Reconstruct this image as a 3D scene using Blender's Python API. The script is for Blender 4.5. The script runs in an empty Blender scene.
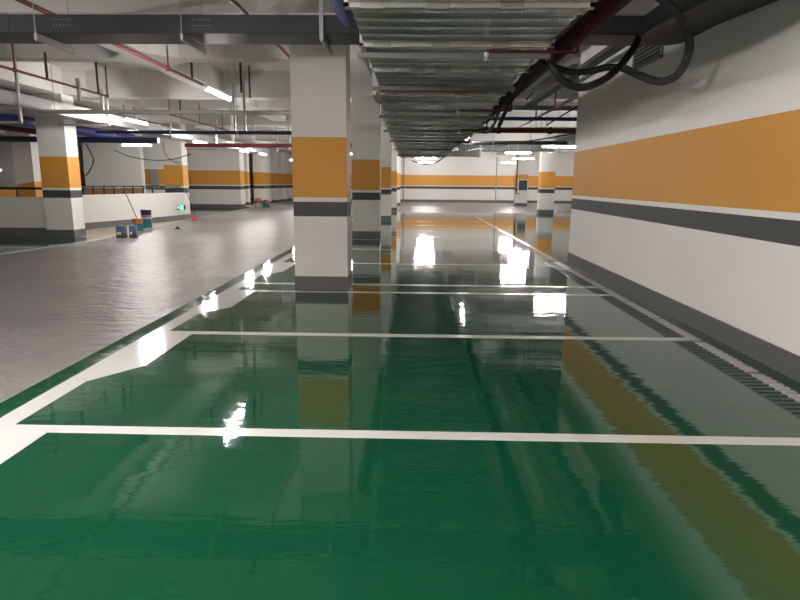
import bpy, math, random
from mathutils import Vector, Matrix
random.seed(7)
scene = bpy.context.scene
COL = scene.collection
PI = math.pi

# ------------------------------------------------------------------ materials
def nodes(m):
    m.use_nodes = True
    nt = m.node_tree
    return nt, nt.nodes['Principled BSDF']

def mat(name, rgb, rough=.5, metal=0., spec=.5, noise=0., nscale=20., bump=0., bscale=40., coat=0.):
    m = bpy.data.materials.new(name)
    nt, b = nodes(m)
    b.inputs['Base Color'].default_value = (*rgb, 1)
    b.inputs['Roughness'].default_value = rough
    b.inputs['Metallic'].default_value = metal
    b.inputs['Specular IOR Level'].default_value = spec
    b.inputs['Coat Weight'].default_value = coat
    b.inputs['Coat Roughness'].default_value = .04
    tc = nt.nodes.new('ShaderNodeTexCoord')
    if noise:
        n = nt.nodes.new('ShaderNodeTexNoise'); n.inputs['Scale'].default_value = nscale
        n.inputs['Detail'].default_value = 5
        r = nt.nodes.new('ShaderNodeMix'); r.data_type = 'RGBA'
        r.inputs[6].default_value = (*[c*(1-noise) for c in rgb], 1)
        r.inputs[7].default_value = (*[min(1, c*(1+noise)) for c in rgb], 1)
        nt.links.new(tc.outputs['Object'], n.inputs['Vector'])
        nt.links.new(n.outputs['Fac'], r.inputs[0])
        nt.links.new(r.outputs[2], b.inputs['Base Color'])
    if bump:
        n = nt.nodes.new('ShaderNodeTexNoise'); n.inputs['Scale'].default_value = bscale
        n.inputs['Detail'].default_value = 3
        k = nt.nodes.new('ShaderNodeBump'); k.inputs['Strength'].default_value = 1
        k.inputs['Distance'].default_value = bump
        nt.links.new(tc.outputs['Object'], n.inputs['Vector'])
        nt.links.new(n.outputs['Fac'], k.inputs['Height'])
        nt.links.new(k.outputs['Normal'], b.inputs['Normal'])
    return m

def emit(name, rgb, s):
    m = bpy.data.materials.new(name)
    nt, b = nodes(m)
    b.inputs['Base Color'].default_value = (*rgb, 1)
    b.inputs['Emission Color'].default_value = (*rgb, 1)
    b.inputs['Emission Strength'].default_value = s
    return m

WHITE = (.76, .745, .715); ORANGE = (.68, .32, .06); DARK = (.072, .074, .074)
def banded(name, lift=0., base=True):
    """white emulsion with the painted orange and charcoal bands at fixed heights"""
    m = bpy.data.materials.new(name)
    nt, b = nodes(m)
    b.inputs['Roughness'].default_value = .55
    b.inputs['Specular IOR Level'].default_value = .3
    tc = nt.nodes.new('ShaderNodeTexCoord'); sp = nt.nodes.new('ShaderNodeSeparateXYZ')
    nt.links.new(tc.outputs['Object'], sp.inputs[0])
    def band(lo, hi):
        a = nt.nodes.new('ShaderNodeMath'); a.operation = 'GREATER_THAN'; a.inputs[1].default_value = lo+lift
        c = nt.nodes.new('ShaderNodeMath'); c.operation = 'LESS_THAN'; c.inputs[1].default_value = hi+lift
        d = nt.nodes.new('ShaderNodeMath'); d.operation = 'MULTIPLY'
        nt.links.new(sp.outputs['Z'], a.inputs[0]); nt.links.new(sp.outputs['Z'], c.inputs[0])
        nt.links.new(a.outputs[0], d.inputs[0]); nt.links.new(c.outputs[0], d.inputs[1])
        return d.outputs[0]
    n = nt.nodes.new('ShaderNodeTexNoise'); n.inputs['Scale'].default_value = 1.3; n.inputs['Detail'].default_value = 6
    nt.links.new(tc.outputs['Object'], n.inputs['Vector'])
    w = nt.nodes.new('ShaderNodeMix'); w.data_type = 'RGBA'
    w.inputs[6].default_value = (*[c*.96 for c in WHITE], 1); w.inputs[7].default_value = (*[c*1.03 for c in WHITE], 1)
    nt.links.new(n.outputs['Fac'], w.inputs[0])
    last = w.outputs[2]
    bands = [(1.29, 2.092, ORANGE), (1.033, 1.231, DARK)]
    if base: bands.append((-1, .197, (.11, .11, .108)))
    for lo, hi, c in bands:
        x = nt.nodes.new('ShaderNodeMix'); x.data_type = 'RGBA'
        nt.links.new(band(lo, hi), x.inputs[0]); nt.links.new(last, x.inputs[6]); x.inputs[7].default_value = (*c, 1)
        last = x.outputs[2]
    nt.links.new(last, b.inputs['Base Color'])
    n2 = nt.nodes.new('ShaderNodeTexNoise'); n2.inputs['Scale'].default_value = 60
    k = nt.nodes.new('ShaderNodeBump'); k.inputs['Distance'].default_value = .0006; k.inputs['Strength'].default_value = .6
    nt.links.new(tc.outputs['Object'], n2.inputs['Vector']); nt.links.new(n2.outputs['Fac'], k.inputs['Height'])
    nt.links.new(k.outputs['Normal'], b.inputs['Normal'])
    return m

def epoxy(name, rgb, rough, wav=.0016, wscale=1.6, streak=.0, mottled=.12, ior=1.5, fine=0., coat=0., crough=.03, fscale=9, fstretch=(.45, 1.5, 1)):
    """self levelling resin: glossy, very gently wavy, faint trowel streaks"""
    m = bpy.data.materials.new(name)
    nt, b = nodes(m)
    b.inputs['Roughness'].default_value = rough
    b.inputs['IOR'].default_value = ior
    b.inputs['Coat Weight'].default_value = coat; b.inputs['Coat Roughness'].default_value = crough
    tc = nt.nodes.new('ShaderNodeTexCoord')
    n = nt.nodes.new('ShaderNodeTexNoise'); n.inputs['Scale'].default_value = .9; n.inputs['Detail'].default_value = 8
    n.inputs['Roughness'].default_value = .65
    nt.links.new(tc.outputs['Object'], n.inputs['Vector'])
    r = nt.nodes.new('ShaderNodeMix'); r.data_type = 'RGBA'
    r.inputs[6].default_value = (*[c*(1-mottled) for c in rgb], 1); r.inputs[7].default_value = (*[min(1, c*(1+mottled)) for c in rgb], 1)
    nt.links.new(n.outputs['Fac'], r.inputs[0]); nt.links.new(r.outputs[2], b.inputs['Base Color'])
    mp = nt.nodes.new('ShaderNodeMapping'); mp.inputs['Scale'].default_value = (1, 1.6, 1)
    nt.links.new(tc.outputs['Object'], mp.inputs['Vector'])
    w = nt.nodes.new('ShaderNodeTexNoise'); w.inputs['Scale'].default_value = wscale; w.inputs['Detail'].default_value = 2.5
    w.inputs['Roughness'].default_value = .45
    nt.links.new(mp.outputs[0], w.inputs['Vector'])
    k = nt.nodes.new('ShaderNodeBump'); k.inputs['Distance'].default_value = wav; k.inputs['Strength'].default_value = 1
    nt.links.new(w.outputs['Fac'], k.inputs['Height'])
    out = k.outputs['Normal']
    if fine:
        f = nt.nodes.new('ShaderNodeTexNoise'); f.inputs['Scale'].default_value = 9; f.inputs['Detail'].default_value = 4
        k2 = nt.nodes.new('ShaderNodeBump'); k2.inputs['Distance'].default_value = fine; k2.inputs['Strength'].default_value = 1
        f.inputs['Scale'].default_value = fscale
        mf = nt.nodes.new('ShaderNodeMapping'); mf.inputs['Scale'].default_value = fstretch
        nt.links.new(tc.outputs['Object'], mf.inputs['Vector'])
        nt.links.new(mf.outputs[0], f.inputs['Vector']); nt.links.new(f.outputs['Fac'], k2.inputs['Height'])
        nt.links.new(out, k2.inputs['Normal']); out = k2.outputs['Normal']
    nt.links.new(out, b.inputs['Normal'])
    return m

M = dict(
    band=banded('banded emulsion'),
    concrete=mat('ceiling emulsion', (.62, .605, .575), .7, spec=.2, noise=.05, nscale=.8),
    plain=mat('plain white emulsion', (.70, .68, .65), .6, spec=.25, noise=.04, nscale=1.2),
    green=epoxy('green epoxy', (.004, .062, .0285), .042, wav=.0016, wscale=1.9, fine=.0011, ior=1.6, fscale=6.5, fstretch=(.4, 1.4, 1)),
    lane=epoxy('grey hardened lane', (.235, .223, .217), .32, wav=.010, wscale=2.4, mottled=.5, fine=.034, fscale=5.5, fstretch=(.7, 1.5, 1), ior=1.4),
    beige=epoxy('beige kerb strip', (.52, .42, .33), .32, wav=.002),
    line=epoxy('white line paint', (.62, .605, .585), .12, wav=.0016, wscale=1.9, mottled=.05, fine=.0007, fscale=9, fstretch=(.4, 1.3, 1)),
    base=mat('charcoal skirting paint', (.125, .125, .122), .45, noise=.08, nscale=4),
    tray=mat('dark grey powder coat', (.030, .032, .036), .5),
    galv=mat('galvanised steel', (.37, .385, .37), .27, metal=.8, noise=.18, nscale=7, bump=.0004, bscale=5),
    flange=mat('galvanised flange', (.46, .46, .44), .38, metal=.75, noise=.2, nscale=18),
    clip=mat('galvanised clip', (.30, .30, .29), .45, metal=.6),
    zinc=mat('zinc plated channel', (.42, .42, .41), .45, metal=.35, noise=.1, nscale=12),
    bar=mat('dull trapeze bar', (.17, .17, .165), .5, metal=.3),
    greytray=mat('light grey tray', (.33, .33, .318), .45, metal=.15, noise=.05, nscale=5),
    red=mat('red fire main paint', (.062, .010, .014), .7, spec=.2),
    redl=mat('red sprinkler paint', (.17, .022, .026), .5),
    black=mat('black iron', (.018, .016, .016), .5),
    blue=mat('blue pipe lacquer', (.012, .03, .20), .42),
    navy=mat('navy pipe lacquer', (.012, .018, .075), .35),
    hose=mat('black corrugated hose', (.012, .012, .013), .55, noise=.5, nscale=30),
    hosed=mat('dusty corrugated hose', (.055, .052, .048), .75, noise=.75, nscale=22),
    rubber=mat('black cable', (.012, .012, .013), .5),
    housing=mat('white lamp housing', (.8, .8, .8), .4),
    steel=mat('dark grating steel', (.05, .085, .065), .4),
    grate=mat('painted grating bar', (.52, .49, .48), .4),
    void=mat('drain channel mortar', (.012, .014, .013), .9),
    panel=mat('slate blue cabinet glass', (.055, .085, .095), .2),
    frame=mat('pale cabinet frame', (.7, .7, .68), .4),
    beigebox=mat('grey beige louvre cabinet', (.30, .30, .255), .5),
    teal=mat('teal tin paint', (.01, .16, .20), .35),
    orange=mat('orange tin paint', (.42, .15, .03), .4),
    purple=mat('dark blue tin paint', (.012, .015, .075), .4),
    pink=mat('pink tin paint', (.42, .16, .25), .4),
    sky=mat('pale blue label', (.13, .18, .33), .4, noise=.35, nscale=9),
    field=mat('olive label', (.075, .085, .05), .4, noise=.5, nscale=12),
    wood=mat('reddish wooden handle', (.20, .085, .05), .5),
    redp=mat('red plastic', (.6, .10, .10), .4),
    rust=mat('rust brown drum', (.27, .10, .065), .5, noise=.3, nscale=10),
    paled=mat('pale drum', (.5, .42, .38), .5),
    tube=emit('lit lamp tube', (1., .955, .915), 335),
    exitg=emit('lit green sign', (.05, .9, .35), 1.6),
    exitw=emit('lit white pictogram', (.75, 1., .85), 2.2),
    exitb=mat('dark sign face', (.01, .05, .03), .3),
)

# ------------------------------------------------------------------ mesh collector
class MB:
    def __init__(s): s.v = []; s.f = []; s.sm = []
    def add(s, vs, fs, smooth=False):
        o = len(s.v); s.v += [tuple(v) for v in vs]
        for f in fs: s.f.append([o+i for i in f]); s.sm.append(smooth)
        return s
    def box(s, x0, x1, y0, y1, z0, z1):
        vs = [(x, y, z) for z in (z0, z1) for y in (y0, y1) for x in (x0, x1)]
        return s.add(vs, [(0,2,3,1),(4,5,7,6),(0,1,5,4),(2,6,7,3),(0,4,6,2),(1,3,7,5)])
    def prism(s, pts, z0, z1):
        n = len(pts)
        a = sum(pts[i][0]*pts[(i+1)%n][1]-pts[(i+1)%n][0]*pts[i][1] for i in range(n))
        if a < 0: pts = pts[::-1]
        vs = [(x, y, z0) for x, y in pts]+[(x, y, z1) for x, y in pts]
        fs = [tuple(range(n))[::-1], tuple(range(n, 2*n))]+[(i, (i+1)%n, n+(i+1)%n, n+i) for i in range(n)]
        return s.add(vs, fs)
    def tube(s, pts, r, n=10, ridged=0.):
        pts = [Vector(p) for p in pts]
        rings = []; up = None
        for i, p in enumerate(pts):
            t = (pts[min(i+1, len(pts)-1)]-pts[max(i-1, 0)]).normalized()
            if up is None:
                up = Vector((0, 0, 1)) if abs(t.z) < .9 else Vector((1, 0, 0))
            a = (up-t*up.dot(t)).normalized(); b = t.cross(a); up = a
            rr = r*(1+(ridged if i % 2 else -ridged))
            rings.append([p+(a*math.cos(2*PI*k/n)+b*math.sin(2*PI*k/n))*rr for k in range(n)])
        vs = [q for ring in rings for q in ring]; fs = []
        for i in range(len(rings)-1):
            for k in range(n):
                fs.append((i*n+k, i*n+(k+1)%n, (i+1)*n+(k+1)%n, (i+1)*n+k))
        s.add(vs, fs, True)
        s.add(rings[0], [tuple(range(n))[::-1]]); s.add(rings[-1], [tuple(range(n))])
        return s
    def lathe(s, prof, n=20, c=(0, 0, 0)):
        vs = []; fs = []
        for r, z in prof:
            vs += [(c[0]+r*math.cos(2*PI*k/n), c[1]+r*math.sin(2*PI*k/n), c[2]+z) for k in range(n)]
        for i in range(len(prof)-1):
            for k in range(n): fs.append((i*n+k, i*n+(k+1)%n, (i+1)*n+(k+1)%n, (i+1)*n+k))
        s.add(vs, fs, True)
        s.add(vs[:n], [tuple(range(n))[::-1]]); s.add(vs[-n:], [tuple(range(n))])
        return s
    def build(s, name, m, parent=None, off=(0, 0, 0)):
        me = bpy.data.meshes.new(name)
        me.from_pydata([(x-off[0], y-off[1], z-off[2]) for x, y, z in s.v], [], s.f)
        for p, q in zip(me.polygons, s.sm): p.use_smooth = q
        me.update()
        o = bpy.data.objects.new(name, me); COL.objects.link(o)
        o.data.materials.append(m)
        if parent is not None: o.parent = parent
        else: o.location = off
        return o

def smooth_path(pts, k=8):
    pts = [Vector(p) for p in pts]; out = []
    P = [pts[0]*2-pts[1]]+pts+[pts[-1]*2-pts[-2]]
    for i in range(1, len(P)-2):
        for j in range(k):
            t = j/k
            out.append(.5*((2*P[i])+(P[i+1]-P[i-1])*t+(2*P[i-1]-5*P[i]+4*P[i+1]-P[i+2])*t*t+(3*P[i]-P[i-1]-3*P[i+1]+P[i+2])*t**3))
    out.append(pts[-1]); return out

def resample(pts, step):
    out = [pts[0]]; acc = 0
    for a, b in zip(pts, pts[1:]):
        L = (b-a).length; d = step-acc
        while d <= L:
            out.append(a+(b-a)*(d/L)); d += step
        acc = L-(d-step)
    return out

def tag(o, label, cat, group=None, kind=None):
    o['label'] = label; o['category'] = cat
    if group: o['group'] = group
    if kind: o['kind'] = kind
    return o
def thing(name, loc, label, cat, group=None, rz=0):
    o = bpy.data.objects.new(name, None); COL.objects.link(o); o.location = loc; o.rotation_euler = (0, 0, rz)
    o.empty_display_size = .1
    return tag(o, label, cat, group)
def struct(name, mb, m):
    o = mb.build(name, m); o['kind'] = 'structure'; return o
def dup(root, loc, label, rz=None):
    r = root.copy(); COL.objects.link(r); r.location = loc; r['label'] = label
    if rz is not None: r.rotation_euler = (0, 0, rz)
    for ch in list(root.children):
        c = ch.copy(); COL.objects.link(c); c.parent = r
        for g in list(ch.children):
            d = g.copy(); COL.objects.link(d); d.parent = c
    return r

# ------------------------------------------------------------------ the shell
XW, YE = 3.02, 11.7                     # painted wall on the right and where it ends
YF = 47.95
XL0, XR0, YB = -26., 15., -7.
CE = 4.3
lane_edge = [(-8.42, YB), (-8.38, 11.8), (-8.05, 15.0), (-8.05, 17.), (-8.75, 22.5), (-9.2, 27.), (-9.45, 33), (-9.45, YF)]
struct('floor', MB().prism([(-2.81, YB), (2.535, YB), (2.535, 11.72), (XR0, 11.72), (XR0, 31.2), (-2.81, 31.2)], -.2, 0)
       .prism([(2.865, YB), (XW+.3, YB), (XW+.3, 11.72), (2.865, 11.72)], -.2, 0), M['green'])
struct('floor', MB().prism([(-2.81, YB)]+lane_edge+[(-2.81, YF)], -.2, 0).box(-2.81, XR0, 31.2, YF, -.2, 0), M['lane'])
def left_of(y0, y1):
    mid = [p for p in lane_edge if y0 < p[1] < y1]
    def xe(y):
        for a, b in zip(lane_edge, lane_edge[1:]):
            if a[1] <= y <= b[1]: return a[0]+(b[0]-a[0])*(y-a[1])/(b[1]-a[1])
    return [(xe(y0), y0)]+mid+[(xe(y1), y1)]
def strip(y0, y1): return left_of(y0, y1)+[(XL0, y1), (XL0, y0)]
struct('floor', MB().prism(strip(YB, 15.9), -.2, 0), M['green'])
struct('floor', MB().prism(strip(15.9, 24.3), -.2, 0), M['beige'])
struct('floor', MB().prism(strip(24.3, 36.), -.2, 0), M['green'])
struct('floor', MB().prism(strip(36., YF), -.2, 0), M['beige'])
# open channel below the gratings
struct('floor', MB().box(2.50, 2.90, YB, 11.72, -.30, -.21).box(2.505, 2.535, YB, 11.72, -.21, -.021).box(2.865, 2.895, YB, 11.72, -.21, -.021), M['void'])

WHITE = (.86, .835, .81)  # paler white puts the right wall's stronger light into its paint
struct('wall_right', MB().box(XW, XW+.3, YB, YE, 0, CE).box(XW+.3, XR0, YE-.3, YE, 0, CE), banded('light-brightened banded emulsion'))
struct('baseboard_right', MB().box(XW-.012, XW, YB, YE+.012, 0, .197), M['base'])
struct('wall_far', MB().box(XL0, XR0, YF, YF+.25, 0, CE), M['band'])
struct('baseboard_far', MB().box(-9.9, XR0, YF-.015, YF, 0, .197), M['base'])
struct('wall_back', MB().box(XL0, XR0, YB-.25, YB, 0, CE), M['band'])
struct('wall_left', MB().box(XL0-.25, XL0, YB, YF, 0, CE), M['band'])
struct('wall_right_far', MB().box(XR0, XR0+.25, YE-.3, YF, 0, CE), M['band'])

ce = MB().box(XL0, XR0, YB, YF, CE, CE+.25)
main_y = [.35, 8.3, 16.25, 24.08, 31.9, 39.8]
main_x = [-9.75, -1.66, 6.37]
for y in main_y: ce.box(XL0, XR0, y, y+.5, 3.65, CE+.01)
for x in main_x: ce.box(x, x+.74, YB, YF, 3.648, CE+.01)
mid_y = [4.35, 12.15, 20.15, 28., 35.9, 43.8]; mid_x = [-21.9, -13.8, -5.5, 2.3, 10.8]
for y in mid_y: ce.box(XL0, XR0, y, y+.38, 3.82, CE+.01)
for x in mid_x: ce.box(x, x+.5, YB, YF, 3.80, CE+.01)
for x in mid_x:
    for y in mid_y:
        for sx in (-1, 1):
            for sy in (-1, 1):
                cx = x+(.5 if sx > 0 else 0); cy = y+(.38 if sy > 0 else 0)
                ce.prism([(cx, cy), (cx+.42*sx, cy), (cx, cy+.42*sy)], 3.825, CE+.01)
for x in main_x:
    for y in main_y:
        for sx in (-1, 1):
            for sy in (-1, 1):
                cx = x+(.74 if sx > 0 else 0); cy = y+(.5 if sy > 0 else 0)
                ce.prism([(cx, cy), (cx+.4*sx, cy), (cx, cy+.4*sy)], 3.655, CE+.01)
struct('ceiling', ce, M['concrete'])

# block walls in the left background
struct('wall_left_block', MB().box(-17., -9.9, 34.5, 35.4, 0, 3.9).box(-13., -10.6, 38.6, 39.1, 0, 3.9), M['band'])
struct('wall_left_side', MB().box(-10.2, -9.9, 43.2, YF, 0, 3.9), M['band'])
struct('wall_ramp', MB().box(-16.1, -13.27, 29.5, 29.8, 0, 3.8), M['plain'])
struct('wall_ramp_far', MB().box(-17., -12.5, 32., 32.3, 0, 3.9), M['band'])
struct('trim_1', MB().box(-16.1, -13.27, 29.48, 29.5, .60, 1.12), mat('faded orange paint', (.42, .20, .07), .6))

# low parapets round the ramp
struct('wall_parapet', MB().box(-26, -9.74, 15.79, 15.97, 0, 1.045), M['plain'])
struct('baseboard_parapet', MB().box(-26, -9.75, 15.77, 15.79, 0, .24), M['base'])
pp = [(-10.12, 18.3), (-9.18, 22.15), (-8.98, 23.55)]
def ribbon(pts, w, z0, z1):
    mb = MB()
    for i in range(len(pts)-1):
        a, b = Vector(pts[i]), Vector(pts[i+1]); d = (b-a).normalized(); n = Vector((-d.y, d.x))*w
        mb.prism([tuple(a), tuple(b), tuple(b+n), tuple(a+n)], z0, z1)
    return mb
struct('wall_parapet_ramp', ribbon(pp, .18, 0, 1.05), M['plain'])
struct('baseboard_parapet_ramp', ribbon([(x+.014, y) for x, y in pp], .014, 0, .2), M['base'])

# ------------------------------------------------------------------ pillars
def make_pillar(x, y, label, w=.74, d=.55):
    t = thing('concrete_pillar', (x, y, 0), label, 'pillar', 'orange banded square pillars')
    MB().box(0, w, 0, d, 0, 3.66).build('shaft', M['band'], t)
    MB().box(-.007, w+.007, -.007, d+.007, 0, .197).build('baseboard', M['base'], t)
    return t
p0 = make_pillar(-1.66, 8.3, 'square white pillar with orange and charcoal bands, largest and nearest, standing alone in mid picture')
for x, y, lab in [
    (-1.66, 16.25, 'banded pillar directly behind the largest central pillar, second in its row'),
    (-1.66, 24.05, 'third pillar of the central row, a narrow banded strip under the duct edge'),
    (-1.66, 31.9, 'fourth pillar of the central row, half hidden by the third one'),
    (-1.66, 39.8, 'farthest slim pillar of the central row, next to the far wall'),
    (-9.0-.75, 15.74, 'banded pillar at left, joined to the low parapet beside the paint tins'),
    (-9.0-.75, 23.6, 'banded pillar at left behind the green exit sign, with a loose grey wire'),
    (6.37, 31.0, 'shaded banded pillar on the right, just left of the near wall edge')]:
    dup(p0, (x, y, 0), lab)
pB = make_pillar(6.84, 41.2, 'far banded pillar on the right carrying a framed cabinet and red standpipe', .80, .6)
make_pillar(-10.6, 40.0, 'lit banded pillar at left rear behind the two brown drums', .7, 1.9)
make_pillar(-10.05, 45.6, 'pale far pillar against the left side wall, right of a dark doorway', .35, .9)

# ------------------------------------------------------------------ painted lines
H_ = .002
def edge_line():
    x0, x1, xf = -2.63, -2.47, -2.2
    mb = MB()
    mb.box(x0, x1, YB, 31.2, 0, H_)
    for yl in (1.0, 3.40, 5.80, 8.17, 11.15, 13.58, 16.02, 19.05, 21.5, 23.9, 27, 29.4):
        mb.prism([(x1, yl+.055), (xf, yl+.055), (xf, yl-1.1), (x1, yl-1.52)], 0, H_)
    return mb
tag(edge_line().build('edge_line', M['line']), 'long white lane edge line with flared corners between grey lane and green bays', 'floor marking')
bays = [(3.40, 'white bay line closest to the bottom of the picture'),
        (5.80, 'second white bay line from the bottom of the picture'),
        (8.17, 'white bay line touching the front foot of the nearest pillar'),
        (8.81, 'white bay line beside the rear foot of the nearest pillar'),
        (11.15, 'white bay line halfway between the first and second central pillars'),
        (13.58, 'white bay line a stall before the second central pillar'),
        (16.02, 'thin white bay line at the front foot of the second central pillar'),
        (16.72, 'thin white bay line at the rear foot of the second central pillar'),
        (19.05, 'faint bay line one stall beyond the second central pillar'),
        (21.5, 'faint bay line two stalls beyond the second central pillar'),
        (23.9, 'faint bay line at the foot of the third central pillar')]
for y, lab in bays:
    o = MB().box(-2.47 if y in (8.81, 16.72) else -2.2, 2.745 if y < 11 else 2.76, y-.055, y+.055, 0, H_).build('bay_line', M['line'], None, (0, y, 0))
    tag(o, lab, 'floor marking', 'white lines between parking bays')
tag(MB().box(2.78, 2.88, 11.74, 31., 0, H_).build('aisle_line', M['line']),
    'thin white line running away diagonally on the far glossy floor right of the duct', 'floor marking')
for i, (y, lab) in enumerate([(3.40, 'short white dash on the kerb right of the drain at nearest bay line'), (5.80, 'short white dash on the kerb right of the drain at second bay line')]):
    pass
tag(MB().prism([(-8.40, 3), (-8.38, 11.8), (-8.05, 15.), (-8.05, 16.2), (-8.2, 16.2), (-8.22, 15.), (-8.55, 11.8), (-8.57, 3)], 0, H_)
    .build('border_line', M['line']), 'pale border line beside the green floor at the left pillar', 'floor marking')
tag(MB().box(-14, -8.5, 13.2, 13.28, 0, H_).build('corner_line', M['line']), 'thin pale line across the green floor at far left edge', 'floor marking')

# ------------------------------------------------------------------ drain gratings
def grating(y, label):
    t = thing('drain_grating', (2.7, y, 0), label, 'drain grating', 'drain gratings along the right wall')
    L = .985
    f = MB().box(-.155, -.143, .005, L, -.02, .001).box(.150, .162, .005, L, -.02, .001).box(-.15, .16, .005, .02, -.02, .001).box(-.15, .16, L-.015, L, -.02, .001)
    f.build('grating_frame', M['steel'], t)
    b = MB(); w = MB(); n = 12; p = (L-.02)/n
    for i in range(n):
        b.box(-.15, .045, .012+i*p+p*.5, .012+(i+1)*p, -.018, .0)
        w.box(.045, .150, .012+i*p+p*.45, .012+(i+1)*p, -.018, .001)
    b.build('grating_bars', M['steel'], t)
    w.box(.038, .052, .012, L-.005, -.018, .002)
    o = w.build('painted_bars', M['grate'], t); o['label'] = 'white painted half of the bars'
    return t
gn = ['nearest full drain grating panel at the right picture edge', 'second drain grating panel along the right wall', 'third drain grating panel, where the second bay line ends',
      'fourth drain grating panel along the right wall', 'fifth drain grating panel, midway along the right wall foot', 'sixth drain grating panel by the right skirting',
      'seventh drain grating panel, two before the wall end', 'last drain grating panel at the far end of the right wall']
g0 = grating(3.75, gn[0])
for i in range(1, 8): dup(g0, (2.7, 3.75+i*.99, 0), gn[i])
dup(g0, (2.7, 2.76, 0), 'drain grating panel cut off by the lower right picture edge')

# ------------------------------------------------------------------ air duct
def duct_section(w0, w1, h, L, beads=5, dep=.0045):
    """sheet metal box with pressed cross ribs; local: y from 0..L, bottom at z 0; w0,w1 = (xl, xr) at each end"""
    mb = MB(); prof = [(0, 0)]
    for i in range(beads):
        c = L*(i+.5+.0)/beads; prof += [(c-.045, 0), (c-.012, -dep), (c+.012, -dep), (c+.045, 0)]
        if i < beads-1: prof += [(c+L/beads/2, .004)]
    prof.append((L, 0))
    vs = []; fs = []
    for y, z in prof:
        t = y/L; a = w0[0]+(w1[0]-w0[0])*t; b = w0[1]+(w1[1]-w0[1])*t
        s_ = -z*.8
        vs += [(a-s_, y, h), (a-s_, y, z), (a+(b-a)*.33, y, z-.004), (a+(b-a)*.66, y, z-.003), (b+s_, y, z), (b+s_, y, h)]
    for i in range(len(prof)-1):
        o = i*6
        for k in range(5): fs.append((o+k, o+k+1, o+6+k+1, o+6+k))
        fs.append((o+5, o, o+6, o+11))
    mb.add(vs, fs); return mb
def flange(t, xl, xr, h, y, seed, far=0):
    r = random.Random(seed)
    mb = MB().box(xl-.035, xr+.035, y-.028, y+.028, -.032, 0).box(xl-.035, xl, y-.028, y+.028, -.03, h).box(xr, xr+.035, y-.028, y+.028, -.03, h)
    fl = mb.build('flange', M['flange'], t); x = xl+.08
    while x < xr-.2:
        MB().box(x, x+.16, y-.034, y+.034, -.040, .002).build('flange_clip', M['clip'], fl); x += .20+r.random()*.4+far
    return fl
def duct(name, y0, secs, zb, h, width, label, gap=.0):
    t = thing(name, (0, y0, zb), label, 'duct'); y = 0
    for i, L in enumerate(secs):
        a = width(y0+y); b = width(y0+y+L)
        mb = duct_section(a, b, h, L)
        mb.v = [(vx, vy+y, vz) for vx, vy, vz in mb.v]
        mb.build('duct_section', M['galv'], t)
        flange(t, a[0], a[1], h, y, i, .35 if y0 > 6 else 0)
        y += L
    e = width(y0+y); flange(t, e[0], e[1], h, y, 99, .3)
    MB().box(e[0]+.01, e[1]-.01, y-.05, y-.04, .0, h).build('end_sheet', M['galv'], t)
    e = width(y0); MB().box(e[0]+.01, e[1]-.01, .02, .03, .0, h).build('end_sheet', M['bar'], t)
    return t
S = 1.195
d1 = duct('air_duct', 4.40-5*S, [S]*8, 2.70, .33, lambda y: (-.46, 1.17), 'wide galvanised air duct overhead in the foreground, ribbed sheet with flanges')
for yy in (4.7, 6.3, 7.6): pass
yd = 4.40+3*S+.15
def w2(y):
    t = min(1, max(0, (y-yd)/5)); u = max(0, (y-16)/12)
    return (-.47-.13*t-.05*u, 1.13+.23*t+.03*u)
d2 = duct('air_duct', yd, [.95]+[1.17]*16, 2.645, .36, w2, 'galvanised air duct continuing to the far end, just beyond the dark gap')
o = MB().box(-.56, -.46, 0, .75, -.03, .34).build('side_plate', M['flange'], d2); o['label'] = 'pale squarish plate at the left corner'
j = MB().box(-.44, 1.15, yd-.13, yd-.02, 2.74, 3.05).build('duct_collar', mat('black canvas collar', (.012, .012, .012), .8), None, (0, yd-.13, 2.74))
tag(j, 'dark flexible collar in the gap between the two overhead ducts', 'duct collar')
# trapeze bars carrying the ducts
def trapeze(y, x0, x1, z, label, top=CE):
    t = thing('duct_hanger', (0, y, z), label, 'hanger', 'trapeze hangers of the air duct')
    MB().box(x0, x1, -.022, .022, -.045, 0).build('support_bar', M['bar'], t)
    for x in (x0+.03, x1-.03): MB().tube([(x, 0, -.06), (x, 0, top-z)], .006, 6).build('threaded_rod', M['zinc'], t)
    return t
for y, lab in [(5.80, 'grey trapeze bar under the foreground duct, nearer of two'), (7.75, 'grey trapeze bar under the duct just before the dark gap')]:
    trapeze(y, -.53, 1.22, 2.66, lab)
for y, lab in [(10.4, 'trapeze bar under the second duct behind its pale side plate'), (13.2, 'trapeze bar in the middle of the second duct'), (16.4, 'trapeze bar under the second duct near its red sprinkler branch'), (20.4, 'faint trapeze bar under the rear half of the second duct'), (24.8, 'rearmost trapeze bar under the second duct')]:
    a, b = w2(y); trapeze(y, a-.07, b+.07, 2.60, lab)

# ribbed branch duct crossing in the right background
def branch(x0, x1, y, z0, z1, d, label):
    t = thing('branch_duct', (x0, y, z0), label, 'duct')
    mb = MB(); n = int((x1-x0)/.17)
    for i in range(n):
        a = (x1-x0)*i/n; b = (x1-x0)*(i+1)/n; mb.box(a, b, .07 if i % 2 else 0, d, 0, z1-z0)
    mb.build('duct_section', M['clip'], t)
    for x in (0, (x1-x0)/2, x1-x0): MB().box(x-.03, x+.03, -.03, d+.03, -.03, z1-z0+.03).build('flange', M['flange'], t)
branch(1.6, 2.85, 27., 2.66, 3.15, .8, 'short ribbed duct box branching off beside the end of the main duct')
branch(3.0, 6.2, 27.6, 2.92, 3.3, .8, 'higher ribbed branch duct running right behind the red main pipe')

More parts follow.
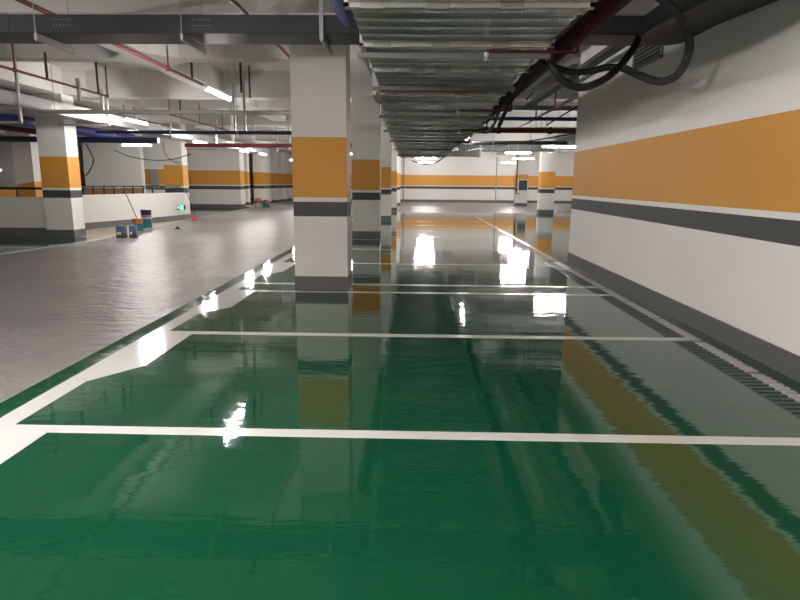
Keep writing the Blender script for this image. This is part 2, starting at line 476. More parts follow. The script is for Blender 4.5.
# ------------------------------------------------------------------ dark cable tray
def tray():
    t = thing('cable_tray', (0, 7., 3.07), 'dark charcoal cable tray crossing the whole top and turning along the right wall', 'cable tray')
    z1 = .19; th = .004
    mb = MB().box(-14, 2.42, -.12, .40, 0, th).box(-14, 2.42, -.12, -.12+th, 0, z1).box(-14, 2.45, .40-th, .40, 0, z1).box(-14, 2.42, -.12, .40, z1-th, z1)
    mb.build('transverse_run', M['tray'], t)
    b = MB().prism([(2.42, -.5), (3.0, -.5), (3.0, .30), (2.88, .40), (2.42, .40)], 0, z1)
    b.build('bend', M['tray'], t)
    wr = [(x, y, z) for y, z in ((-.5, 0), (-2.4, -.11), (-9, -.11)) for x, z in ((2.42, z), (3.0, z), (3.0, z+z1), (2.42, z+z1))]
    MB().add(wr, [(0, 1, 5, 4), (1, 2, 6, 5), (2, 3, 7, 6), (3, 0, 4, 7), (4, 5, 9, 8), (5, 6, 10, 9), (6, 7, 11, 10), (7, 4, 8, 11), (3, 2, 1, 0), (8, 9, 10, 11)]).build('wall_run', M['tray'], t)
    for x in (-9.5, -7.0, -4.5, -1.9, .4, 1.7): MB().box(x, x+.06, -.124, .404, -.003, z1+.003).build('joint_strip', M['tray'], t)
    for x in (-3.95, -2.42, 1.12):
        p = MB()
        for r in range(2):
            for k in range(6): p.box(x+k*.036, x+k*.036+.009, -.1225, -.1205, .075+r*.06, .084+r*.06)  # solid pale dots stand for light showing through the tray's holes
        o = p.build('hole_light_dots', M['zinc'], t); o['label'] = 'two rows of tiny pale dots for light through punched holes'
tray()
def tray_hanger(x, lab, wide=.01, ya=7.02, yb=7.72):
    t = thing('tray_hanger', (x, ya-.17, 3.03), lab, 'hanger', 'hangers of the dark cable tray')
    L = yb-ya
    MB().box(-.016, .016, -.02, L+.02, -.04, .03).build('support_bar', M['zinc'], t)
    if wide > .015: MB().box(-wide, wide, -.03, 0, -.02, CE-3.03).build('channel_post', M['zinc'], t)
    else: MB().tube([(0, -.01, -.06), (0, -.01, CE-3.03)], .006, 6).build('threaded_rod', M['zinc'], t)
    MB().tube([(0, L-.02, -.06), (0, L-.02, CE-3.03)], .006, 6).build('threaded_rod', M['zinc'], t)
tray_hanger(-4.13, 'rod hanger with slanted bar under the dark tray at far left')
tray_hanger(-2.53, 'rod hanger with bar under the dark tray left of the nearest pillar')
tray_hanger(-1.02, 'wide pale channel hanger of the dark tray in front of the nearest pillar', .022, 7.05, 7.75)

# louvre on right wall
t = thing('wall_louvre', (XW, 7.83, 3.03), 'slatted grey ventilation louvre high on the right wall under the dark tray', 'louvre')
MB().box(-.03, 0, 0, .99, 0, .03).box(-.03, 0, 0, .99, .47, .5).box(-.03, 0, 0, .03, 0, .5).box(-.03, 0, .96, .99, 0, .5).box(-.004, 0, 0, .99, 0, .5).build('frame', M['greytray'], t)
sl = MB()
for k in range(9):
    z = .035+k*.05; sl.add([(-.05, .03, z), (-.05, .96, z), (-.008, .96, z+.035), (-.008, .03, z+.035), (-.05, .03, z-.004), (-.05, .96, z-.004), (-.008, .96, z+.031), (-.008, .03, z+.031)], [(0,1,2,3), (7,6,5,4), (0,4,5,1), (2,6,7,3)])
sl.build('slats', M['greytray'], t)
MB().box(-.012, -.004, .03, .96, .03, .47).build('shade_backing', M['black'], t)  # black sheet stands in for the shade behind the slats

# ------------------------------------------------------------------ pipes
def pipe(name, pts, r, m, label, cat='pipe', drops=(), dropm=None, group=None, clamps=(), n=10, rod_top=CE):
    o0 = Vector(pts[0]); t = thing(name, o0, label, cat, group)
    MB().tube([Vector(p)-o0 for p in pts], r, n).build('pipe_run', m, t)
    for d in drops:
        p = Vector(d[:3])-o0; MB().tube([p, (p.x, p.y, d[3]-o0.z)], d[4] if len(d) > 4 else .016, 6).build('riser', dropm or m, t)
        MB().tube([p+Vector((-r*.2, 0, -r*1.3)), p+Vector((-r*.2, 0, r*1.6))], r*1.35, 8).build('tee_fitting', m, t)
    for c in clamps:
        p = Vector(c)-o0
        MB().tube([p, (p.x, p.y, rod_top-o0.z)], .007, 6).build('threaded_rod', M['zinc'], t)
        MB().tube([p+Vector((0, -.02, 0)), p+Vector((0, .02, 0))] if abs(pts[-1][1]-pts[0][1]) > abs(pts[-1][0]-pts[0][0]) else [p+Vector((-.02, 0, 0)), p+Vector((.02, 0, 0))], r*1.12, 10).build('clamp', M['zinc'], t)
    return t
G = 'red sprinkler lines'
pipe('sprinkler_pipe', [(-4.5, -2, 3.5), (-4.5, 13.9, 3.5)], .03, M['redl'], 'red sprinkler line running under the middle beam towards the lit tube at left', drops=[(-4.5, 11.0+.4, 3.5, 3.9), (-4.5, 5.8, 3.5, CE)], group=G)
pipe('sprinkler_pipe', [(-6.95, 5, 3.36), (-6.95, 14.0, 3.36)], .024, M['redl'], 'thin red sprinkler line above the light grey tray at upper left', drops=[(-6.95, 10.8, 3.36, 3.9), (-6.95, 14.0, 3.36, 4.0)], group=G)
pipe('sprinkler_pipe', [(-2.07, 3, 3.5), (-2.07, 11.5, 3.5)], .026, M['redl'], 'red sprinkler line slanting down behind the tray to the nearest pillar', group=G)
pipe('sprinkler_pipe', [(-6.8, 17.2, 3.3), (-6.8, 24, 3.3)], .026, M['redl'], 'red sprinkler line in the background between grey and blue cross pipes', drops=[(-6.8, 19.5, 3.3, 3.9), (-6.8, 21.8, 3.3, 3.9)], group=G)
pipe('sprinkler_pipe', [(3.2, 11.9, 3.2), (3.2, 19.6, 3.2)], .03, M['redl'], 'thin red sprinkler line rising to the right wall edge behind the hose', drops=[(3.2, 14.4, 3.2, 3.95), (3.2, 16.6, 3.2, 3.7)], group=G)
def stub(x, y, z0, z1, m, lab, r=.024):
    o = MB().tube([(0, 0, 0), (0, 0, z1-z0)], r, 8).build('pipe_riser', m, None, (0, 0, 0)); o.location = (x, y, z0)
    tag(o, lab, 'pipe', 'vertical stubs from the ceiling')
stub(-6.9, 11.65, 3.35, 3.82, M['black'], 'short black vertical stub near the upper left red line')
stub(-6.9, 13.5, 3.34, 4.0, M['black'], 'longer black vertical stub beside the end of the upper left red line')
stub(-4.5, 12.6, 3.5, 3.85, M['black'], 'black stub just before the lit ceiling tube at left')
stub(-3.6, 12.9, 3.3, 3.9, M['black'], 'black vertical stub right of the lit ceiling tube')
stub(-3.45, 13.0, 3.2, 3.85, M['redl'], 'red vertical stub right of the lit ceiling tube', .02)
stub(-6.75, 17.0, 3.25, 3.7, M['redl'], 'red vertical stub over the grey cross pipe at left')
stub(-6.45, 17.0, 3.25, 3.7, M['black'], 'black vertical stub over the grey cross pipe at left')

def fire_main():
    r = .09
    a = [(1.57, -3, 2.93), (1.57, 16.6, 2.93)]
    bend = smooth_path([(1.57, 16.6, 2.93), (1.61, 16.9, 2.93), (1.79, 17.05, 2.93), (2.0, 17.1, 2.93)], 5)
    t = thing('fire_main', (1.57, 0, 2.93), 'dark red fire main following the right edge of the duct then turning right', 'pipe')
    o0 = Vector((1.57, 0, 2.93))
    MB().tube([Vector(p)-o0 for p in a], r, 14).build('pipe_run', M['red'], t)
    MB().tube([p-o0 for p in bend], r, 14).build('elbow', M['red'], t)
    MB().tube([Vector(p)-o0 for p in [(2.0, 17.1, 2.93), (9.5, 17.1, 2.95)]], .072, 14).build('cross_run', M['redl'], t)
    for y in (4.4, 14): MB().tube([Vector((0, y-.05, 0)), Vector((0, y+.05, 0))], r*1.18, 14).build('coupling', M['red'], t)
    for x in (2.3, 3.7): MB().tube([Vector((x-1.57, 17.05, 0)), Vector((x-1.57, 17.15, 0))], .092, 14).build('coupling', M['red'], t)
fire_main()
def branch_pipe(y, z, x0, lab):
    t = thing('sprinkler_branch', (1.4, y, z), lab, 'sprinkler', 'sprinkler branches below the duct')
    MB().tube([(-.03, 0, .0), (x0-1.4, 0, 0)], .015, 8).build('pipe_run', M['red'], t)
    MB().tube([(-.03, 0, 0), (-.03, 0, .12), (.1, 0, .30)], .014, 8).build('riser', M['red'], t)
    MB().lathe([(.022, 0), (.022, -.03), (.012, -.035), (.010, -.05), (.028, -.054), (.028, -.058), (.002, -.06)], 10, (x0-1.4, 0, -.01)).build('sprinkler_head', M['zinc'], t)
branch_pipe(5.42, 2.60, .60, 'dark red sprinkler branch with drop head under the nearest duct sections')
branch_pipe(8.95, 2.52, .62, 'red sprinkler branch under the duct right after the dark gap')
branch_pipe(11.9, 2.50, .85, 'red sprinkler branch under the middle of the second duct')
branch_pipe(15.6, 2.50, .95, 'red sprinkler branch far back under the second duct')

pipe('blue_pipe', [(-.68, -2, 3.22), (-.68, 6.6, 3.22)], .145, M['blue'], 'thick blue pipe end peeking above the dark tray beside the duct', n=20)
pipe('drain_pipe', [(-.46, -2, 3.19), (-.46, 6.4, 3.19)], .05, M['red'], 'small dark red pipe beside the thick blue pipe at top centre')
pipe('cross_pipe', [(-10.5, 13., 2.91), (-1.75, 13., 2.91)], .045, M['zinc'], 'pale grey cross pipe in the left background above the blue one', clamps=[(-3.9, 13., 2.91), (-7.6, 13, 2.91)])
o = pipe('cross_pipe', [(-7.6, 14.6, 2.63), (-2.2, 14.6, 2.63)], .042, M['navy'], 'slim blue cross pipe left of the nearest pillar with a valve', clamps=[(-5.8, 14.6, 2.63), (-4.2, 14.6, 2.63)])
MB().lathe([(.05, 0), (.055, .04), (.015, .05), (.012, .13), (.075, .13), (.075, .145), (.01, .15)], 12, (5.05, 0, .03)).build('valve', M['navy'], o)
pipe('cross_pipe', [(-7.5, 20., 2.64), (-1.7, 20., 2.66)], .065, M['redl'], 'red cross pipe low in the left background behind the nearest pillar')
pipe('cross_pipe', [(1.9, 16., 3.13), (9.5, 16., 3.11)], .048, M['blue'], 'bright blue cross pipe above the red main on the right')
pipe('cross_pipe', [(-22, 19., 2.76), (-7.95, 19., 2.72)], .09, M['navy'], 'dark navy cross pipe behind the left pillar above the ramp', clamps=[(-13.2, 19., 2.76), (-10.8, 19, 2.76)])
pipe('blue_pipe', [(-10.15, 6, 2.97), (-10.15, 22., 2.97)], .15, M['blue'], 'thick shiny blue pipe under the light grey tray at left', clamps=[(-10.15, 14.6, 2.97), (-10.15, 17.6, 2.97), (-10.15, 20.4, 2.97)], n=18)
pipe('red_pipe', [(-10.75, 8, 2.84), (-10.75, 17.6, 2.84)], .09, M['red'], 'dark red pipe below the thick blue pipe at left edge', n=14)
pipe('red_pipe', [(-18.5, 22.5, 2.66), (-16.0, 22.5, 2.66)], .16, M['red'], 'stout dark red pipe at far left behind the ramp pillar', n=14)
t = pipe('grey_cross_tray', [(1.9, 15., 3.28), (9.5, 15., 3.26)], .055, mat('slate cross tube', (.13, .135, .14), .4), 'slate grey cross tube nearest on the right above the blue pipe', clamps=[(2.35, 15, 3.28), (3.75, 15., 3.28)])
pipe('grey_cross_tray', [(1.85, 20, 2.78), (4.9, 20, 2.80)], .06, mat('slate rear tube', (.07, .073, .078), .4), 'dark grey tube below the red main in the right background')

# struts standing about in the right background
def channel(name, a, b, w, h, m, lab, cat, group=None):
    a = Vector(a); b = Vector(b); d = (b-a); L = d.length
    mb = MB().box(0, L, -w/2, w/2, 0, .004).box(0, L, -w/2, -w/2+.004, 0, h).box(0, L, w/2-.004, w/2, 0, h)
    o = mb.build(name, m); o.location = a; o.rotation_euler = d.to_track_quat('X', 'Z').to_euler()
    return tag(o, lab, cat, group)
channel('cable_tray', (2.72, 15.0, 3.30), (2.72, 7.6, 3.30), .16, .07, M['tray'], 'narrow dark tray along the top of the right wall running back to the cross tubes', 'cable tray')
channel('cable_tray', (2.36, 14.0, 3.42), (2.36, 7.7, 3.42), .12, .06, M['greytray'], 'narrow light tray high up beside the right wall', 'cable tray')

# broad light grey tray at the left
def left_tray():
    t = thing('cable_tray', (-7.8, 8.2, 2.90), 'broad light grey cable tray running back over the left pillars', 'cable tray')
    L = 23
    MB().box(-.45, 0, 0, L, 0, .005).box(-.006, 0, 0, L, 0, .27).box(-.45, -.444, 0, L, 0, .27).box(-.45, 0, 0, L, .265, .27).build('tray_body', M['greytray'], t)
    for k in range(8):
        y = .9+k*2.9
        MB().box(-.46, .006, y, y+.05, -.004, .275).build('joint_strip', M['greytray'], t)
        MB().box(.0, .003, y+1.2, y+1.55, .10, .19).build('cover_plate', M['zinc'], t)
left_tray()
def left_hanger(y, lab, zb=2.62, zt=CE):
    t = thing('tray_hanger', (-7.76, y, 2.89), lab, 'hanger', 'channel hangers of the light grey tray')
    MB().box(-.0, .035, -.03, .03, zb-2.89, zt-2.89).build('channel_post', M['zinc'], t)
    MB().box(-1.3, .035, -.03, .0, zb-2.89, zb-2.85).build('support_bar', M['zinc'], t)
    MB().box(-.55, .0, -.02, .02, -.04, -.003).build('support_bar', M['zinc'], t)
left_hanger(12.05, 'pale channel hanger dropping past the light grey tray left of the left pillar', 2.58, 4.05)
left_hanger(15.55, 'pale channel hanger on the light grey tray right of the left pillar', 2.84, 3.85)
left_hanger(19.5, 'pale channel hanger at the light grey tray above the second left pillar', 2.84, 3.7)
left_hanger(24.0, 'distant channel hanger on the rear part of the light grey tray', 2.7, 3.8)
def post(x, y, z0, z1, lab, w=.03):
    o = MB().box(-w, w, -w, w, 0, z1-z0).build('channel_post', M['zinc']); o.location = (x, y, z0); tag(o, lab, 'hanger', 'loose channel posts under the ceiling')
post(-6.95, 12.8, 3.1, 3.55, 'short stub of channel above the light grey tray at upper left')
post(-7.9, 15.6, 3.15, 3.75, 'channel stub standing on the light grey tray near the left pillar', .04)
post(-8.3, 17.6, 3.1, 3.6, 'left one of two thin channel stubs behind the tray')
post(-8.0, 17.6, 3.1, 3.55, 'right one of two thin channel stubs behind the tray')
post(-5.15, 17.4, 2.6, 3.62, 'pale channel post between grey and blue cross pipes', .035)
post(-4.35, 14.9, 2.66, 3.8, 'pair post left half on the blue cross pipe', .025)
post(-4.1, 14.9, 2.66, 3.8, 'pair post right half on the blue cross pipe', .025)
post(-6.9, 21.4, 2.7, 3.6, 'far channel post above the lit tube by the second left pillar')
post(-6.1, 23.3, 2.7, 3.6, 'far channel post behind the blue cross pipe')
post(-5.6, 25., 2.7, 3.7, 'farther channel post close to the nearest pillar, background left')
post(-4.9, 24, 2.7, 3.8, 'farthest left channel post over the red cross pipe')
for i, (x, y, z0, z1, l) in enumerate([(3.35, 17.3, 2.95, 3.75, 'left rod of three above the red main on the right'), (3.5, 17.3, 2.95, 3.75, 'middle rod of three above the red main on the right'), (3.64, 17.3, 2.95, 3.75, 'right rod of three above the red main on the right'),
        (2.2, 17.4, 2.3, 2.9, 'thin post under the red main beside the duct'), (3.4, 22.4, 2.4, 3.0, 'thin post below the dark grey tube, right background'), (4.6, 18, 2.55, 3.0, 'ladder shaped post left half below the red main'), (4.72, 18, 2.55, 3.0, 'ladder shaped post right half below the red main'), (3.9, 21, 2.5, 3.3, 'thin post near the wide tube lamp, right background')]):
    post(x, y, z0, z1, l, .012)
for (a, b, l) in [((1.75, 20.5, 2.55), (4.6, 17.3, 2.9), 'thin diagonal brace below the red main'), ((3.2, 15.2, 2.9), (3.9, 14.8, 3.35), 'short diagonal brace between red main and slate tube'), ((2.3, 13, 3.2), (2.75, 14.8, 3.6), 'slanted rod near the coil of black hose')]:
    o = MB().tube([(0, 0, 0), Vector(b)-Vector(a)], .018, 6).build('brace', M['black']); o.location = a; tag(o, l, 'brace', 'diagonal braces under the ceiling')

# ------------------------------------------------------------------ hoses and cables
def hose(pts, r, m, name, lab, cat, ridged=.07, step=None):
    p = smooth_path(pts, 14); p = resample(p, step or r*.42)
    o0 = p[0].copy()
    o = MB().tube([q-o0 for q in p], r, 12, ridged).build(name, m); o.location = o0
    return tag(o, lab, cat)
HZ = [(1.3, 5.8, 3.05), (1.25, 5.8, 2.9), (1.23, 5.85, 2.77), (1.24, 5.9, 2.64), (1.3, 5.9, 2.52), (1.43, 5.95, 2.42), (1.59, 6.0, 2.4), (1.76, 6.1, 2.46), (1.94, 6.3, 2.57), (2.15, 6.6, 2.75), (2.33, 6.88, 2.93), (2.42, 7.0, 3.06)]
hose(HZ, .036, M['hose'], 'corrugated_hose', 'black corrugated hose looping down beside the duct and up to the dark tray', 'hose')
HB = [(1.43, 10.6, 2.46), (1.48, 10.3, 2.65), (1.51, 9.8, 2.81), (1.45, 8.8, 2.89), (1.4, 7.8, 2.87), (1.42, 7.1, 2.8), (1.48, 6.7, 2.7), (1.62, 6.6, 2.64), (1.79, 6.55, 2.64), (1.95, 6.5, 2.67), (2.09, 6.45, 2.66)]
hose(HB, .034, M['hose'], 'corrugated_hose', 'black corrugated hose sagging from the duct edge towards the right wall', 'hose')
HC = [(2.09, 6.45, 2.66), (2.22, 6.4, 2.59), (2.33, 6.3, 2.52), (2.42, 6.2, 2.49), (2.5, 6.1, 2.53), (2.55, 6.05, 2.64), (2.53, 5.95, 2.76), (2.47, 5.9, 2.89), (2.36, 5.8, 2.97), (2.21, 5.7, 3.05), (2.05, 5.6, 3.1), (1.84, 5.5, 3.16)]
hose(HC, .038, M['hosed'], 'corrugated_hose', 'dusty grey hose end curling upward in front of the right wall', 'hose', .09)
hose([(1.62, 15.5, 2.9), (1.55, 13.5, 2.62), (1.45, 11.5, 2.56), (1.42, 10.3, 2.75), (1.5, 9.6, 2.98)], .028, M['rubber'], 'cable', 'black cable hanging off the red main beside the second duct', 'cable', 0, .06)
hose([(1.98, 25.5, 3.3), (1.42, 26, 2.8), (1.1, 26.2, 2.45), (.75, 26.3, 2.32), (.4, 26.3, 2.28), (-.2, 26.3, 2.45)], .022, M['rubber'], 'cable', 'thin black cable sagging below the far end of the duct', 'cable', 0, .08)
hose([(-11.1, 20.6, 2.7), (-11.0, 20.8, 2.2), (-11.25, 21, 1.85), (-11.55, 21.2, 1.62)], .02, M['rubber'], 'cable', 'black cable dropping right of the left pillar over the ramp', 'cable', 0, .06)
hose([(-10.35, 21, 2.52), (-9.95, 21.2, 2.32), (-9.3, 21.4, 2.21), (-8.6, 21.6, 2.24), (-7.95, 21.8, 2.45)], .016, M['rubber'], 'cable', 'thin black cable sagging under the left tube lamps', 'cable', 0, .06)
hose([(-9.70, 23.57, 2.95), (-9.66, 23.57, 2.6), (-9.5, 23.56, 2.35), (-9.3, 23.56, 2.22), (-9.12, 23.56, 2.14), (-9.05, 23.56, 2.18), (-9.18, 23.56, 2.24), (-9.3, 23.56, 2.17)], .01, M['rubber'], 'loose_wire', 'loose grey wire hanging in a squiggle on the second left pillar', 'wire', 0, .05)

# ------------------------------------------------------------------ tube lamps
def lamp(x, y, z, axis, lab, L=1.2):
    t = thing('tube_lamp', (x, y, z), lab, 'lamp', 'tube lamps hung from the ceiling', 0 if axis == 'y' else PI/2)
    hs = MB().box(-.042, .042, -L/2, L/2, .014, .055).build('housing', M['housing'], t)
    for e in (-L/2-.012, L/2): MB().box(-.022, .022, e, e+.012, -.03, .05).build('end_cap', M['housing'], hs)
    MB().tube([(0, -L/2+.002, -.014), (0, L/2-.002, -.014)], .026, 10).build('tube', M['tube'], t)
    for s in (-1, 1): MB().tube([(0, s*L*.36, .05), (0, s*L*.36, CE-z)], .003, 5).build('suspension_wire', M['zinc'], t)
    return t
l0 = lamp(-3.32, 10.5, 2.95, 'y', 'bright tube lamp pointing down the aisle, upper left of the nearest pillar')
LL = [(-3.32, 3.6, 'y', 'unseen tube lamp added over the grey lane beside the camera'), (-3.32, -3.2, 'y', 'unseen tube lamp added over the grey lane behind the camera'),  # lane lamps here and on the next line are unseen, added for light
      (-8.0, 5., 'y', 'unseen tube lamp added over the left lane side near the picture edge'), (-8.0, -2., 'y', 'unseen tube lamp added at the left lane side behind the camera'),
      (-6.98, 15.4, 'y', 'lit tube lamp under the light grey tray right of the left pillar'), (-7.25, 20.7, 'y', 'lit tube lamp right of the second left pillar top'),
      (-7.35, 26.4, 'y', 'small lit tube lamp in the left background, left of two close ones'), (-7.25, 29.2, 'y', 'small lit tube lamp in the left background, right of two close ones'),
      (-7.4, 37., 'y', 'faintest tube lamp deep in the left background'),
      (-11.55, 25.4, 'x', 'wide lit tube lamp above the ramp between the two left pillars'),
      (5.0, 21.4, 'x', 'widest lit tube lamp at right, touching the near wall edge'), (4.95, 29.6, 'x', 'far tube lamp partly behind the braces, upper of the right cluster'),
      (6.4, 36.4, 'x', 'far lit tube lamp just above the cabinet pillar'), (6.8, 43.6, 'x', 'lowest far tube lamp, left of the cabinet pillar'),
      (10.0, 44.5, 'y', 'short looking far tube lamp right of the cabinet pillar'),
      (.68, 36.4, 'x', 'lit tube lamp hanging past the end of the duct, upper of the pair'), (.85, 44.4, 'x', 'lit tube lamp past the end of the duct, lower of the pair'),
      (1.72, 20.2, 'y', 'end-on tube lamp glinting at the right edge of the second duct'),
      (-1.75, 2.5, 'y', 'unseen low tube lamp added above the camera'), (-1.85, -1.5, 'y', 'unseen low tube lamp added behind the camera'),  # unseen low pair added to brighten the right wall
      (1.6, -.7, 'y', 'unseen tube lamp added between duct and right wall above the camera'),  # added out of view, close by, to lift the right wall
      (2.0, -3., 'y', 'unseen tube lamp added in the bay area behind the camera'),  # added behind the camera to light the front faces
      (-3.32, 17.5, 'y', 'added aisle tube lamp, unseen behind the nearest pillar'), (-3.32, 24.5, 'y', 'second added aisle tube lamp, unseen behind the nearest pillar'),  # aisle row carried on out of sight, added to raise the light level
      (-3.32, 31.5, 'y', 'third added aisle tube lamp, unseen behind the nearest pillar'), (-3.32, 38.5, 'y', 'fourth added aisle tube lamp, unseen behind the nearest pillar')]
for x, y, a, lab in LL: dup(l0, (x, y, 2.79 if -7.5 < x < -7 else 2.62 if -2 < x < -1.7 else 2.6 if x == 1.6 else 2.77 if x == 5.0 else 2.95), lab, 0 if a == 'y' else PI/2)
dup(l0, (-20.0, 28.3, 1.93), 'low lit tube lamp down the ramp at the far left picture edge', PI/2)

# ------------------------------------------------------------------ ramp area furniture
def rail(pts, posts, zt, lab, r=.025, second=None):
    o0 = Vector((*pts[0], 0)); t = thing('handrail', o0, lab, 'handrail')
    MB().tube([Vector((*p, zt))-o0 for p in pts], r, 8).build('top_rail', M['black'], t)
    if second: MB().tube([Vector((*p, second))-o0 for p in pts], r*.8, 8).build('lower_rail', M['black'], t)
    for p in posts: MB().box(p[0]-.02-o0.x, p[0]+.02-o0.x, p[1]-.02-o0.y, p[1]+.02-o0.y, 1.04, zt).build('post', M['black'], t)
rail([(-25, 15.88), (-9.75, 15.88)], [(-10.52, 15.88), (-14, 15.88), (-17, 15.88)], 1.27, 'black handrail on the parapet left of the left pillar', .032)
a, b = Vector((-10.15, 18.4)), Vector((-9.27, 22.1))
rail([(a.x, a.y), (b.x, b.y), (-9.1, 23.5)], [tuple(a+(b-a)*k) for k in (.01, .12, .24, .36, .48, .6, .74, .87)], 1.30, 'black handrail with many short posts above the ramp parapet', .024, 1.23)
t = thing('ramp_column', (-15.9, 24., 0), 'pale column with a slanted orange band left of the left pillar, behind the parapet', 'pillar')
MB().box(0, .75, 0, .9, 0, 3.65).build('shaft', M['plain'], t)
MB().add([(-.004, -.006, .6), (.754, -.006, .6), (.754, -.006, 1.42), (-.004, -.006, 1.30), (-.004, 0, .6), (.754, 0, .6), (.754, 0, 1.42), (-.004, 0, 1.30),
          (.756, .9, .6), (.756, .9, 1.46)], [(0,1,2,3), (0,4,5,1), (3,2,6,7), (0,3,7,4), (1, 8, 9, 2)]).build('painted_band', mat('ramp orange paint', (.60, .27, .055), .55), t)
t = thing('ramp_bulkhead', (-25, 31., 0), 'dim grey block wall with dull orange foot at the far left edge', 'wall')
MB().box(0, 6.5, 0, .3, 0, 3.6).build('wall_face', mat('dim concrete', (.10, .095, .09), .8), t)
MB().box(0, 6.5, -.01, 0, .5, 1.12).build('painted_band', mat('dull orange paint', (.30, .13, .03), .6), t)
t = thing('louvre_cabinet', (-13.93, 31.9, 1.1), 'small grey beige louvred cabinet on the orange band behind the ramp', 'cabinet')
MB().box(0, .45, 0, .1, 0, .98).build('cabinet_body', M['beigebox'], t)
lv = MB()
for k in range(12): lv.box(.04, .41, -.012, 0, .06+k*.075, .10+k*.075)
lv.build('slats', M['beigebox'], t)

# emergency exit sign on the parapet end
d = (Vector(pp[2])-Vector(pp[1])).normalized(); ang = math.atan2(d.y, d.x)
c = Vector(pp[1])+d*.92
t = thing('exit_sign', (c.x+.02, c.y-.0, .50), 'small green lit exit sign with running figure low on the parapet end', 'sign', None, ang)
W, Hs = .62, .17
t.rotation_euler = (0, 0, ang-.55)
t.location = (c.x+.16, c.y-.12, .50)
W = .34
MB().box(-W/2, W/2, .0, .03, -Hs/2, Hs/2).build('sign_case', M['exitb'], t)
MB().box(-W/2+.01, -W/2+.075, -.003, 0, -.045, .04).build('left_panel', M['exitg'], t)
MB().box(-.07, .085, -.004, 0, -Hs/2+.01, Hs/2-.005).build('centre_panel', M['exitg'], t)
fg = MB()
fg.lathe([(.012, -.002), (.012, .002)], 8, (.02, -.006, .052))
def limb(a, b, w=.007): fg.tube([(a[0], -.006, a[1]), (b[0], -.006, b[1])], w, 5)
limb((.015, .04), (.0, .0), .011); limb((.0, .0), (.03, -.03)); limb((.03, -.03), (.02, -.06)); limb((.0, .0), (-.03, -.03)); limb((-.03, -.03), (-.05, -.03)); limb((.015, .035), (.045, .015)); limb((.01, .035), (-.025, .02))
fg.build('running_figure', M['exitw'], t)
ar = MB(); ar.add([(-.155, -.005, 0), (-.13, -.005, .025), (-.13, -.005, -.025)], [(0, 2, 1)]); ar.box(-.13, -.11, -.005, -.004, -.008, .008); ar.build('arrow', M['exitw'], t)

# cabinet and standpipe at the far right pillar
t = thing('wall_cabinet', (6.95, 41.19, 1.0), 'dark glazed cabinet in a pale frame on the far right pillar', 'cabinet')
MB().box(0, .68, -.13, 0, 0, .78).build('cabinet_body', M['frame'], t)
dr = MB().box(.06, .62, -.14, -.13, .06, .72).build('door', M['panel'], t)
MB().box(.60, .615, -.16, -.14, .35, .43).build('handle', M['zinc'], dr)
pipe('standpipe', [(7.9, 41.0, 3.42), (6.84, 41.0, 3.40), (6.84, 41.0, .82), (7.05, 41.0, .82)], .045, M['redl'], 'bright red standpipe down the left edge of the far right pillar')
# thin service pipes on far wall
for x, lab in [(-.83, 'thin grey vertical pipe on the far wall at the end of the pillar row'), (6.4, 'thin grey vertical pipe on the far wall left of the cabinet pillar')]:
    o = MB().tube([(0, 0, 0), (0, 0, 3.5)], .035, 8).build('downpipe', mat('grey downpipe', (.28, .27, .25), .5)); o.location = (x, YF-.04, 0); tag(o, lab, 'pipe')

# ------------------------------------------------------------------ tins, broom and litter
def square_tin(x, y, w, h, lab, rz=0):
    t = thing('paint_tin', (x, y, 0), lab, 'paint tin', 'paint tins by the left lane edge', rz)
    MB().box(-w/2, w/2, -.08, .08, 0, h*.42).build('label_foot', M['field'], t)
    MB().box(-w/2, w/2, -.08, .08, h*.42, h).build('label_sky', M['sky'], t)
    MB().box(-w/2+.02, w/2-.1, -.083, -.08, h*.30, h*.5).build('label_patch', M['frame'], t)
    MB().lathe([(.03, h), (.03, h+.014), (.022, h+.016)], 12, (0, 0, 0)).build('cap', M['zinc'], t)
    MB().box(-.05, .05, -.004, .004, h+.001, h+.02).build('handle', M['zinc'], t)
square_tin(-7.72, 15.7, .23, .32, 'wider of two square tins with blue and olive labels, standing in front', .1)
square_tin(-7.455, 15.80, .18, .32, 'narrower square tin with blue label, right of the wider one', .2)
def round_tin(x, y, z, r, h, cols, lab):
    t = thing('paint_pail', (x, y, z), lab, 'paint pail', 'round pails by the ramp parapet')
    n = len(cols); z0 = 0
    for i, (c, fr) in enumerate(cols):
        z1 = z0+h*fr
        if c != 'top':
            MB().lathe([(r*(.93+.07*z0/h), z0), (r*(.93+.07*z1/h), z1)], 20).build(['pail_body', 'printed_band', 'printed_patch'][min(i, 2)], M[c], t)
        z0 = z1
    MB().lathe([(r*1.0, h), (r*1.04, h+.004), (r*1.04, h+.018), (r*.9, h+.02)], 20).build('rim', M['frame' if cols[-1][0] != 'orange' else 'orange'], t)
    bail = [(r*1.03*math.cos(a_), -r*.15-abs(math.sin(a_))*.02, h-.02-.10*math.sin(a_)) for a_ in [PI*k/10 for k in range(11)]]
    MB().tube(bail, .004, 5).build('bail_handle', M['zinc'], t)
round_tin(-8.38, 18.1, 0, .155, .34, [('teal', .62), ('orange', .38)], 'teal round pail with an orange top holding the wooden handle')
round_tin(-8.62, 19.25, 0, .17, .30, [('teal', 1.)], 'lower teal pail of the stacked pair at the parapet')
round_tin(-8.62, 19.25, .325, .165, .25, [('pink', .35), ('purple', .65)], 'upper dark blue and pink pail stacked on the teal one')
o = MB().tube([(0, 0, 0), (-.42, .12, .93)], .014, 8).build('wooden_handle', M['wood']); o.location = (-8.40, 18.14, .34); tag(o, 'thin wooden pole leaning from the teal pail to the ramp parapet', 'pole')
t = thing('dustpan', (-8.45, 23.1, 0), 'red long-handled dustpan at the foot of the second left pillar', 'dustpan')
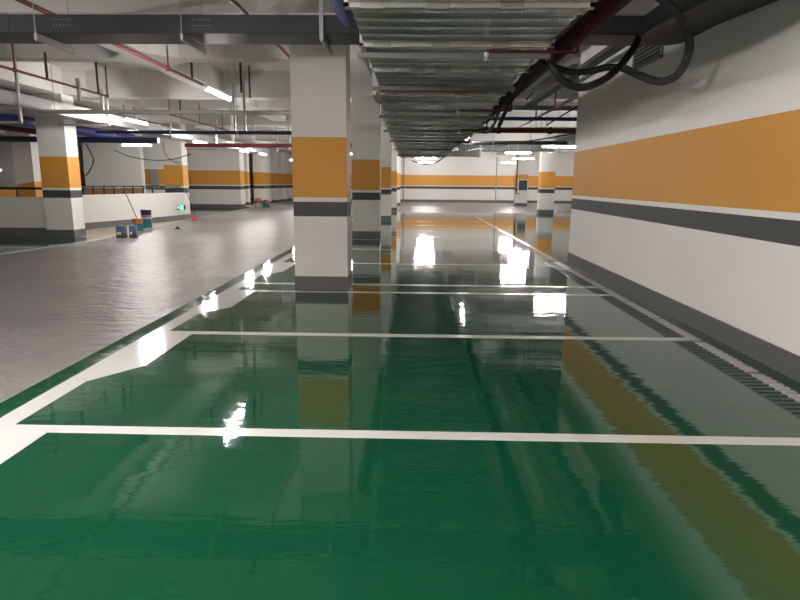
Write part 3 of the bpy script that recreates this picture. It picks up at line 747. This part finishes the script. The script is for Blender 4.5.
MB().add([(-.12, -.1, 0), (.12, -.1, 0), (.09, .1, 0), (-.09, .1, 0), (-.12, -.1, .02), (.12, -.1, .02), (.07, .1, .19), (-.07, .1, .19)], [(3,2,1,0), (4,5,6,7), (0,1,5,4), (1,2,6,5), (2,3,7,6), (3,0,4,7)]).build('pan', M['redp'], t)
MB().tube([(0, .1, .15), (-.38, .25, 1.12)], .012, 8).build('handle', M['black'], t)
o = MB().lathe([(.11, 0), (.10, .02), (.05, .03), (.04, .07), (.02, .08)], 10).build('rubber_scrap', M['black']); o.location = (-7.47, 18.85, 0); tag(o, 'small black lump lying on the grey lane before the exit sign', 'scrap')
for i, (x, y, s, lab) in enumerate([(-7.75, 17.2, .09, 'white paper scrap on the grey lane right of the pails'), (-7.62, 17.15, .05, 'tiny white fleck beside the paper scrap on the lane'), (-8.55, 30.5, .12, 'white scrap on the far lane before the brown drums')]):
    o = MB().prism([(-s, -s*.5), (s*.7, -s*.8), (s, s*.4), (0, s*.7), (-s*.8, s*.5)], 0, .006).build('paper_scrap', M['frame']); o.location = (x, y, 0); tag(o, lab, 'scrap')
def drum(x, y, h, lo, lab):
    t = thing('drum', (x, y, 0), lab, 'drum', 'brown drums at the far left')
    MB().lathe([(.20, 0), (.21, .02), (.21, h*.5)], 18).build('lower_body', M[lo], t)
    MB().lathe([(.21, h*.5), (.215, h*.52), (.21, h*.9), (.17, h), (.02, h+.01)], 18).build('upper_body', M['rust'], t)
drum(-9.18, 35.6, .52, 'paled', 'left of two small brown drums, paler at its foot')
drum(-8.72, 35.6, .44, 'teal', 'right of two small brown drums, teal at its foot')

# ------------------------------------------------------------------ world, camera, colour
w = bpy.data.worlds.new('World'); scene.world = w; w.use_nodes = True
w.node_tree.nodes['Background'].inputs[0].default_value = (.8, .85, 1, 1)
w.node_tree.nodes['Background'].inputs[1].default_value = .05

pitch, yaw, roll, fpx = .1937, -.0219, .0082, 598.75
cp, sp, cy, sy = math.cos(pitch), math.sin(pitch), math.cos(yaw), math.sin(yaw)
F = Vector((sy*cp, cy*cp, -sp)); R0 = Vector((cy, -sy, 0)); U0 = R0.cross(F)
R = R0*math.cos(roll)+U0*math.sin(roll); U = -R0*math.sin(roll)+U0*math.cos(roll)
cam = bpy.data.cameras.new('Camera'); co = bpy.data.objects.new('Camera', cam); COL.objects.link(co)
co.matrix_world = Matrix(((R.x, U.x, -F.x, 0), (R.y, U.y, -F.y, 0), (R.z, U.z, -F.z, 1.5), (0, 0, 0, 1)))
cam.sensor_width = 36; cam.sensor_fit = 'HORIZONTAL'; cam.lens = 36*fpx/800
cam.clip_start = .05; cam.clip_end = 200
scene.camera = co
scene.view_settings.view_transform = 'Standard'; scene.view_settings.look = 'None'
scene.view_settings.gamma = 1; scene.view_settings.exposure = 0; scene.view_settings.use_curve_mapping = False
